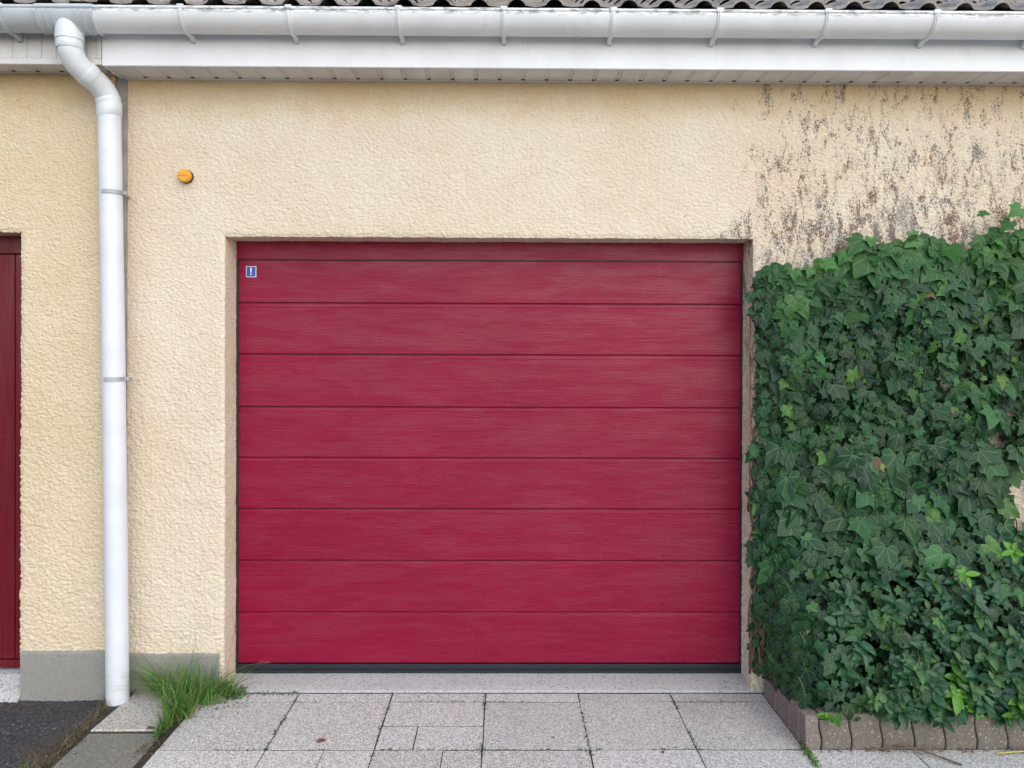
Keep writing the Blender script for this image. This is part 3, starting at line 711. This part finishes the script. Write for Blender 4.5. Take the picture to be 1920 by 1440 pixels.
topx = [1.10, 1.17, 1.30, 1.42, 1.55, 1.68, 1.80, 2.0, 2.2, 2.41, 2.8, 3.4, 4.2]
topz = [1.97, 2.00, 2.03, 2.01, 2.07, 2.16, 2.11, 2.17, 2.11, 2.19, 2.22, 2.2, 2.25]
def thick(x, z):
    t = .115 + .05 * noise(x * 2.5, 0, z * 2.5) + .035 * noise(x * 7, 0, z * 7)
    t = t + .43 * sstep(.95, .17, z) - .03 * sstep(1.8, 2.1, z)
    return t * (.30 + .70 * sstep(1.19, 1.38, x + .02 * noise(z * 9, 0, 0)))
def in_ivy(x, z):
    ok = (z < np.interp(x, topx, topz) + .03 * noise(x * 8, 0, 0)) & (x > 1.245 + .03 * noise(0, 2, z * 6))
    g = ((x - 2.535) / .16) ** 2 + ((z - .95) / .22) ** 2 < 1 + noise(x * 12, 1, z * 12)
    g2 = ((x - 2.37) / .05) ** 2 + ((z - 1.22) / .07) ** 2 < 1
    return ok & ~g & ~g2
def scatter(n, zlo=.13):
    x = rng.uniform(1.12, 3.7, n * 3); z = rng.uniform(zlo, 2.35, n * 3); k = in_ivy(x, z); return x[k][:n], z[k][:n]
def size_field(x, z):
    big = sstep(1.75, 1.95, z) * .72 + sstep(.65, .85, z) * sstep(1.22, 1.10, z) * .75
    big = big * (.35 + .65 * sstep(1.2, 1.32, x)); s0 = .047 + .05 * big
    return s0
def green(n, bright=0.0):
    b = rng.uniform(0, 1, n)
    lo = np.array([.0070, .043, .018]); hi = np.array([.025, .112, .028])
    c = lo + (hi - lo) * (b ** 1.6)[:, None]; c *= rng.uniform(.6, 1.25, (n, 1))
    return c
ivy = empty('ivy', (1.9, -.1, .1), 'dense dark green ivy climbing the wall right of the crimson door', 'ivy')
layers = [(5400, .97, .26), (4700, .62, .22), (3800, .36, .25)]
P, Nn, T, S, Cc, Wd = [], [], [], [], [], []
for li, (n, f, jit) in enumerate(layers):
    x, z = scatter(n); n = len(x); th = thick(x, z); n = len(x)
    y = -th * np.clip(f + rng.normal(0, jit, n) * .6, .08, 1.12)
    e = .02; gx = (thick(x + e, z) - thick(x - e, z)) / (2 * e); gz = (thick(x, z + e) - thick(x, z - e)) / (2 * e)
    nr = np.stack([-gx * .5 + rng.normal(0, .30, n), -np.ones(n), -gz * .5 + .17 + rng.normal(0, .30, n)], -1)
    # normals of a surface y=-t : (-dt/dx, -1, -dt/dz)
    tp = np.stack([rng.normal(0, .8, n), rng.normal(-.2, .2, n), -np.ones(n)], -1)
    sz = size_field(x, z) * rng.lognormal(0, .34, n); sz = np.clip(sz, .026, .128)
    if li > 0: sz *= .9
    c = green(n); cl = noise(x * 3.1, li, z * 3.1) + .6 * noise(x * 9, li, z * 9); c = c * (1 + .55 * np.clip(cl, -.7, .9))[:, None]
    yg = rng.uniform(0, 1, n) < .13; c[yg] = c[yg] * np.array([2.0, 1.35, .75])
    if li < 2:
        drop = (z < .68) & (x > 1.46) & (rng.uniform(0, 1, n) < .6); sz[drop] = .02
    top = sstep(-.22, 0, z - np.interp(x, topx, topz))[:, None]
    c = c * (1 - top * .6) + top * .6 * np.array([.036, .145, .026]) * rng.uniform(.8, 1.15, (n, 1))
    rt = (sstep(2.1, 2.5, x) * .45)[:, None]; c = c * (1 - rt) + rt * c * np.array([1.7, 1.25, .7])
    k = rng.uniform(0, 1, n); c[k < .02] = np.array([.07, .18, .03]); kb = (k > .03) & (k < .036); c[kb] = np.array([.15, .085, .045]); sz[kb] = np.minimum(sz[kb], .05)
    kb = (k > .045) & (k < .05); c[kb] = np.array([.24, .24, .06]); sz[kb] = np.minimum(sz[kb], .05); kk = (k > .052) & (k < .10); c[kk] = c[kk] * np.array([1.5, 1.0, .8])
    P.append(np.stack([x, y, z], -1) + np.array([0, 0, .3]) * sz[:, None]); Nn.append(nr); T.append(tp); S.append(sz); Cc.append(c); Wd.append(rng.uniform(.8, 1.2, n))
# side face of the bush above the side edging, and trailing leaves over the jamb
n = 1500; z = rng.uniform(.13, 1.0, n); th = thick(np.full(n, 1.34), z); y = -th * rng.uniform(.03, 1.0, n); x = 1.285 + .05 * (y / -.55) + rng.normal(0, .022, n)
P.append(np.stack([x, y, z], -1)); Nn.append(np.stack([-np.ones(n) + rng.normal(0, .3, n), -.8 + rng.normal(0, .3, n), .4 + rng.normal(0, .3, n)], -1))
T.append(np.stack([rng.normal(-.1, .3, n), rng.normal(-.2, .4, n), -np.ones(n)], -1)); S.append(np.clip(.048 * rng.lognormal(0, .3, n), .025, .09)); Cc.append(green(n)); Wd.append(rng.uniform(.8, 1.2, n))
n = 230; z = rng.uniform(.12, 2.0, n); x = 1.236 + rng.normal(0, .014, n) - .022 * (noise(z * 5, 3, 0) > .1); y = -rng.uniform(.012, .07, n)
P.append(np.stack([x, y, z], -1)); Nn.append(np.stack([rng.normal(-.2, .4, n), -np.ones(n), .3 + rng.normal(0, .3, n)], -1))
T.append(np.stack([rng.normal(-.3, .6, n), rng.normal(-.1, .2, n), -np.ones(n)], -1)); S.append(np.clip(.042 * rng.lognormal(0, .3, n), .02, .07)); Cc.append(green(n)); Wd.append(rng.uniform(.8, 1.2, n))
# single leaves on shoots above the top edge
sx = np.array([2.24, 2.32, 2.38, 2.42, 1.72, 1.60, 1.50, 1.95, 2.10, 1.36, 1.44, 2.47, 2.28]); sz_ = np.array([2.31, 2.22, 2.30, 2.36, 2.25, 2.19, 2.12, 2.27, 2.24, 2.10, 2.13, 2.33, 2.16]) - np.array([.0, .04, .03, .03, .06, .07, .05, .08, .09, .06, .08, .04, .03])
n = len(sx); P.append(np.stack([sx, -.10 - rng.uniform(0, .05, n), sz_], -1)); Nn.append(np.stack([rng.normal(0, .4, n), -np.ones(n), .5 + rng.normal(0, .3, n)], -1))
T.append(np.stack([rng.normal(0, .7, n), -.3 * np.ones(n), -np.ones(n)], -1)); S.append(rng.uniform(.05, .085, n)); Cc.append(np.tile([.05, .17, .035], (n, 1)) * rng.uniform(.8, 1.2, (n, 1))); Wd.append(np.ones(n))
P, Nn, T, S, Cc, Wd = [np.concatenate(a) for a in (P, Nn, T, S, Cc, Wd)]
leaves('foliage', ivy_template(), P, Nn, T, S, Cc, M['leaf'], ivy, Wd, rng.uniform(.2, 1.8, len(P)))
# stems and petioles
s = MB(); rs = random.Random(4)
for k in range(70):
    x = rs.uniform(1.2, 3.2) if k > 18 else rs.uniform(1.19, 1.30); z = .1; pts = []; w = rs.uniform(-.4, .4)
    zt = float(np.interp(x, topx, topz)) - rs.uniform(0, .7)
    while z < zt:
        x = max(1.185, x + rs.uniform(-.03, .03) + w * .01); pts.append((x, -rs.uniform(.012, .3 * float(thick(x, z)) + .012), z)); z += .06
    if len(pts) > 3: s.tube(smooth_path(pts, 2), [max(.0016, .006 * (1 - i / (2 * len(pts)))) for i in range((len(pts) - 1) * 2 + 1)], 5)
idx = rng.choice(np.where(S > .05)[0], 900, replace=False)
s.build('stem', M['bark'], ivy)
s = MB()
for i in idx:
    p = Vector(P[i]); q = p + Vector((rs.uniform(-.03, .03), rs.uniform(.02, .07), rs.uniform(.0, .06)))
    s.tube([p, (p + q) / 2 + Vector((0, -.006, .008)), q], .0014, 4, False)
s.build('petiole', mat_plain('leaf stalk', (.20, .22, .08), .6, .3), ivy)
s = MB()
for k in range(46):       # bare tendrils on the wall over the ivy
    x = rs.uniform(1.75, 3.0); z = float(np.interp(x, topx, topz)) - .02; pts = []; a = rs.uniform(.5, 2.6)
    for j in range(rs.randint(3, 7)):
        pts.append((x, -.012 - rs.uniform(0, .02), z)); a += rs.uniform(-.5, .5); x += .022 * math.cos(a); z += .022 * abs(math.sin(a))
    s.tube(pts, .0016, 4)
s.build('tendril', M['bark'], ivy)['kind'] = 'stuff'

# broad-leaved shrub growing through the foot of the ivy
shrub = empty('shrub', (2.1, -.4, .1), 'low shrub with glossy oval leaves in front of the ivy behind the edging blocks', 'shrub')
P, Nn, T, S, Cc, Wd = [], [], [], [], [], []; st = MB()
def spray(px, py, pz, k, sz, c):
    ax = Vector((rs.uniform(-.5, .5), -1, rs.uniform(0, .9))).normalized(); a0 = rs.uniform(0, 6.28)
    u = ax.cross(Vector((0, 0, 1))).normalized(); w = ax.cross(u)
    for j in range(k):
        a = a0 + 2.4 * j; d = (u * math.cos(a) + w * math.sin(a)) + ax * rs.uniform(.15, .7); d.normalize()
        nn = (ax - d * ax.dot(d)) + Vector((rs.uniform(-.2, .2), 0, .35)); back = ax * (-.012 * (j // 2))
        P.append((px + back.x, py + back.y, pz + back.z)); Nn.append(tuple(nn)); T.append(tuple(d)); S.append(sz * rs.uniform(.7, 1.25)); Wd.append(rs.uniform(.8, 1.25))
        q = rs.uniform(.75, 1.2); Cc.append([v * q for v in c])
    st.tube([(px, py, pz), (px - ax.x * .05, py + .07, pz - .03), (px - ax.x * .12 + rs.uniform(-.05, .05), py + .2, pz - .10)], [.0018, .0025, .004], 5)
for k in range(470):
    x = rs.uniform(1.42, 3.6); z = rs.uniform(.15, .70)
    if z > .62 - .05 * math.sin(x * 9) and rs.random() < .6: continue
    if x < 1.6 and rs.random() < .5: continue
    y = -(float(thick(np.array(x), np.array(z))) + rs.uniform(-.03, .09)); y = max(y, -.63)
    lime = rs.random() < .06
    spray(x, y, z, rs.randint(4, 8), rs.uniform(.045, .075), (.075, .21, .028) if lime else (.024, .088, .040) if rs.random() < .7 else (.045, .125, .032))
for (x, z, sz) in ((1.86, .24, .07), (1.80, .20, .055), (1.95, .18, .05), (2.10, .16, .05), (1.98, .70, .05), (2.19, .80, .05), (2.12, .22, .045), (1.74, .22, .045)):
    spray(x, -.60 if z < .5 else -.46, z, 5, sz, (.11, .29, .028))
leaves('foliage', oval_template(), np.array(P), np.array(Nn), np.array(T), np.array(S), np.array(Cc), M['leaf2'], shrub, np.array(Wd), rng.uniform(.5, 1.6, len(P)))
st.build('stem', M['bark'], shrub)

# ------------------------------------------------------------------ grass and weeds
def blades(name, roots, hts, lean, wid, tint, mat, parent=None, seg=6):
    V = []; F = []; C = []; UV = []; off = 0
    for (x, y, z), h, (lx, ly), w, c in zip(roots, hts, lean, wid, tint):
        side = Vector((-ly, lx, 0)); side = side.normalized() if side.length > 1e-6 else Vector((1, 0, 0))
        a = rs.uniform(0, 3.14); side = Vector((math.cos(a), math.sin(a) * .6, 0))
        L = math.hypot(lx, ly)
        for i in range(seg + 1):
            t_ = i / seg; hz = h * (t_ - .35 * min(1.2, L) * t_ ** 2.2); ww = w * (1 - t_ ** 1.5) + .0002
            p = Vector((x + lx * h * t_ ** 1.8, y + ly * h * t_ ** 1.8, z + hz))
            for sgn in (-1, 1): V.append(p + side * ww * sgn); C.append((*c, 1)); UV.append((.1 * sgn + .0, t_))
            if i: b0 = off + 2 * (i - 1); F.append((b0, b0 + 1, b0 + 3, b0 + 2))
        off += 2 * (seg + 1)
    return np_mesh(name, [tuple(v) for v in V], F, mat, parent, True, UV, C)
def tuft(n, area, hr, lean, cols, w=.0016):
    R_, H, L, W, C = [], [], [], [], []
    for k in range(n):
        cx_, cy_, rx_, ry_, hm, bx, by = area[k % len(area)]
        a = rs.uniform(0, 6.28); q = math.sqrt(rs.random()); R_.append((cx_ + rx_ * q * math.cos(a), cy_ + ry_ * q * math.sin(a), -.005))
        H.append(rs.uniform(*hr) * hm); L.append((bx + rs.gauss(0, lean), by + rs.gauss(0, lean))); W.append(w * rs.uniform(.6, 1.4)); c = rs.choice(cols); f = rs.uniform(.75, 1.25); C.append(tuple(v * f for v in c))
    return R_, H, L, W, C
gc = [(.10, .23, .04), (.14, .32, .045), (.06, .15, .05), (.22, .27, .09)]
g = empty('grass_tuft', (-1.47, -.12, 0), 'tall tuft of green grass between the downpipe and the crimson door', 'grass tuft')
areas = [(-1.62, -.05, .06, .03, 1.1, -1.0, -.25), (-1.58, -.07, .07, .04, 1.2, -.5, -.1), (-1.475, -.33, .025, .06, .75, 0, -.4), (-1.478, -.41, .02, .06, .5, .1, -.4), (-1.49, -.26, .04, .06, .9, -.1, -.5), (-1.33, -.06, .05, .03, .7, .6, -.1), (-1.46, -.10, .09, .06, 1.25, -.2, -.1), (-1.53, -.09, .07, .05, 1.15, -.75, -.15), (-1.42, -.15, .06, .07, .9, .1, -.25), (-1.48, -.20, .04, .08, .9, -.05, -.3), (-1.36, -.08, .05, .04, .8, .45, -.05), (-1.44, -.27, .04, .06, .75, .05, -.3), (-1.40, -.11, .05, .05, 1.0, .25, 0)]
d = tuft(900, areas, (.07, .26), .45, gc, .0027); blades('blade', *d, M['leaf3'], g)['kind'] = 'stuff'
d = tuft(16, [(-1.46, -.09, .07, .04, 1, 0, -.05)], (.26, .36), .22, gc[:3], .0011); blades('tall_blade', *d, M['leaf3'], g)['kind'] = 'stuff'
d = tuft(170, areas, (.05, .14), .6, [(.30, .24, .13), (.22, .16, .09)], .0013); blades('dry_blade', *d, M['leaf3'], g)['kind'] = 'stuff'
s = MB(); stalk = [(-1.34, -.06, .02), (-1.30, -.07, .11), (-1.22, -.08, .155), (-1.14, -.08, .17)]; s.tube(smooth_path(stalk, 4), .0007, 4)
for k in range(9): s.tube([(-1.16 + k * .006, -.08, .168 + rs.uniform(-.004, .008)), (-1.155 + k * .006, -.082, .172 + rs.uniform(0, .01))], .0012, 4)
s.tube(smooth_path([(-1.33, -.05, .02), (-1.31, -.05, .2), (-1.282, -.055, .33)], 4), .0007, 4)
for k in range(9): s.tube([(-1.282 + rs.uniform(-.004, .004), -.055, .30 + k * .007), (-1.280 + rs.uniform(-.008, .008), -.057, .307 + k * .007)], .0013, 4)
s.build('seed_stalk', M['dead'], g)

def small_leaves(name, n, box, sz, cols, parent=None, flat=.6, tm=None):
    x = rng.uniform(box[0], box[1], n); y = rng.uniform(box[2], box[3], n); z = rng.uniform(box[4], box[5], n)
    nr = np.stack([rng.normal(0, flat, n), rng.normal(-.4, flat, n), np.ones(n)], -1); tp = rng.normal(0, 1, (n, 3)); tp[:, 2] *= .3
    c = np.array(cols)[rng.integers(0, len(cols), n)] * rng.uniform(.7, 1.25, (n, 1))
    return leaves(name, tm or oval_template(.3), np.stack([x, y, z], -1), nr, tp, rng.uniform(*sz, n), c, M['leaf2'], parent)
tag(small_leaves('clover_weed', 260, (-1.36, -1.24, -.10, -.015, 0, .04), (.008, .018), [(.06, .15, .05), (.09, .19, .05)]), 'low round-leaved weed at the left end of the grey threshold', 'weed')
tag(small_leaves('moss_weed', 90, (-1.22, -.99, -.05, -.02, 0, .010), (.005, .012), [(.06, .12, .04), (.10, .10, .05)]), 'thin line of moss along the foot of the threshold', 'weed')
tag(small_leaves('joint_weed', 120, (1.238, 1.262, -.72, -.52, 0, .02), (.008, .018), [(.10, .26, .03), (.07, .17, .03)]), 'bright green weed in the paving joint at the bed corner', 'weed')
tag(small_leaves('corner_sprout', 5, (1.325, 1.345, -.585, -.575, .13, .155), (.035, .05), [(.12, .30, .03)], flat=.3), 'single lime green sprout hanging over the corner of the edging', 'weed')
# moss tufts in paving joints
sp = []
for k in range(3200):
    if rs.random() < .6: x = rs.choice(cx[:-1]) + rs.gauss(0, .0035); y = rs.uniform(-1.0, -.03)
    else: x = rs.uniform(-1.4, 2.5); y = rs.choice([-.565, -.565, -.115]) + rs.gauss(0, .003)
    if float(noise(x * 5, y * 5, 2)) < .02 or (x > 1.24 and y > -.56): continue
    sp.append((x, y))
x, y = np.array(sp).T; n = len(x)
o = leaves('moss', oval_template(.3), np.stack([x, y, np.full(n, -.0005)], -1), np.stack([rng.normal(0, .8, n), rng.normal(0, .8, n), np.ones(n)], -1), rng.normal(0, 1, (n, 3)),
           rng.uniform(.005, .012, n), np.tile([.055, .10, .03], (n, 1)) * rng.uniform(.6, 1.3, (n, 1)), M['leaf3'], None); o['kind'] = 'stuff'; o['label'] = 'green moss in the joints of the paving'; o['category'] = 'moss'
# dry litter
def litter(name, pts, label, sz=(.006, .02)):
    n = len(pts); pts = np.array(pts)
    c = np.array([(.16, .10, .06), (.24, .16, .09), (.10, .06, .05), (.20, .08, .06)])[rng.integers(0, 4, n)] * rng.uniform(.5, 1.2, (n, 1))
    o = leaves(name, oval_template(.16), pts, np.stack([rng.normal(0, .5, n), rng.normal(0, .5, n), np.ones(n)], -1), rng.normal(0, 1, (n, 3)) * [1, 1, .2], rng.uniform(*sz, n), c, M['leaf3'], None)
    o['kind'] = 'stuff'; o['label'] = label; o['category'] = 'litter'
pts = []
for k in range(900):
    y = rs.uniform(-1.0, .0); pts.append((-1.835 + .01 * math.sin(y * 9) + rs.gauss(0, .035), y, -.012 + rs.uniform(0, .012)))
for k in range(380): pts.append((-1.475 + rs.gauss(0, .02), rs.uniform(-.62, -.15), rs.uniform(-.008, .008)))
for k in range(120): pts.append((rs.uniform(-1.5, -1.2), rs.uniform(-.3, -.03), .003 + rs.uniform(0, .004)))
for k in range(160): pts.append((rs.uniform(1.3, 2.4), rs.gauss(-.578, .012), rs.uniform(0, .006)))
litter('plant_litter', pts, 'brown dry plant litter along the slab and wall edges')
d = tuft(420, [(-1.84, -.06 - .1 * k, .035, .05, 1, .0, -.2) for k in range(9)] + [(-1.82, -.05, .05, .03, 1.4, .1, -.2)], (.02, .07), .9, [(.26, .20, .11), (.17, .12, .07), (.20, .13, .09)], .0011)
o = blades('dead_grass', *d, M['leaf3']); o['kind'] = 'stuff'; o['label'] = 'dead grass between the asphalt and the pale slab'; o['category'] = 'dead grass'
d = tuft(14, [(-1.90, -.70, .02, .01, 1, .5, 0)], (.03, .07), .5, gc, .001); tag(blades('grass_sprig', *d, M['leaf3']), 'tiny grass sprig on the asphalt at the bottom left edge', 'grass sprig')
def leaf_thing(name, pos, nr, tp, sz, c, label, tm=None, mat='leaf2'):
    o = leaves(name, tm or oval_template(.24), np.array([pos]), np.array([nr]), np.array([tp]), np.array([sz]), np.array([c]), M[mat], None); tag(o, label, 'leaf', 'fallen leaves'); return o
leaf_thing('fallen_leaf', (-1.36, -.12, .012), (.1, -.5, 1.), (1., -.45, 0), .085, (.15, .19, .09), 'broad pale green leaf lying at the foot of the grass tuft', ivy_template(), 'leaf')
leaf_thing('fallen_leaf', (-.79, -.505, .004), (0, -.2, 1.), (1., .4, 0), .045, (.22, .06, .05), 'small reddish leaf on the second paving slab of the first full row')
leaf_thing('fallen_leaf', (.655, -.58, .004), (.1, -.1, 1.), (.3, -1, 0), .022, (.12, .06, .05), 'tiny dark brown leaf on a slab in front of the door centre right')
leaf_thing('fallen_leaf', (.205, -.46, .004), (.1, -.1, 1.), (.8, -1, 0), .018, (.30, .10, .06), 'tiny rust coloured leaf on a slab below the door middle')
leaf_thing('fallen_leaf', (-1.55, -.40, .010), (.1, -.1, 1.), (1, .3, 0), .04, (.12, .05, .05), 'dark curled leaf on the joint between the pale and the grey slab')
s = MB(); s.tube(smooth_path([(1.50, -.585, .006), (1.60, -.59, .02), (1.66, -.60, .026), (1.72, -.615, .02), (1.77, -.65, .012), (1.83, -.70, .006)], 4), [.003] * 6 + [.005] * 8 + [.004] * 7, 7)
s.tube([(1.66, -.60, .026), (1.63, -.605, .045), (1.60, -.60, .03)], .0022, 5); s.tube([(1.72, -.615, .02), (1.76, -.61, .03), (1.80, -.60, .012)], .0025, 5); s.tube([(1.57, -.588, .01), (1.575, -.595, .06)], .0013, 5)
tag(s.build('twig', M['bark']), 'dry brown twig lying against the front edging blocks', 'twig')
s = MB(); s.tube(smooth_path([(2.02, -.615, .008), (2.10, -.606, .010), (2.22, -.60, .012), (2.34, -.602, .010)], 4), .0035, 7)
tag(s.build('stalk', mat_plain('straw', (.42, .36, .10), .6, .2)), 'yellow straw stalk on the paving at the right edge', 'stalk')
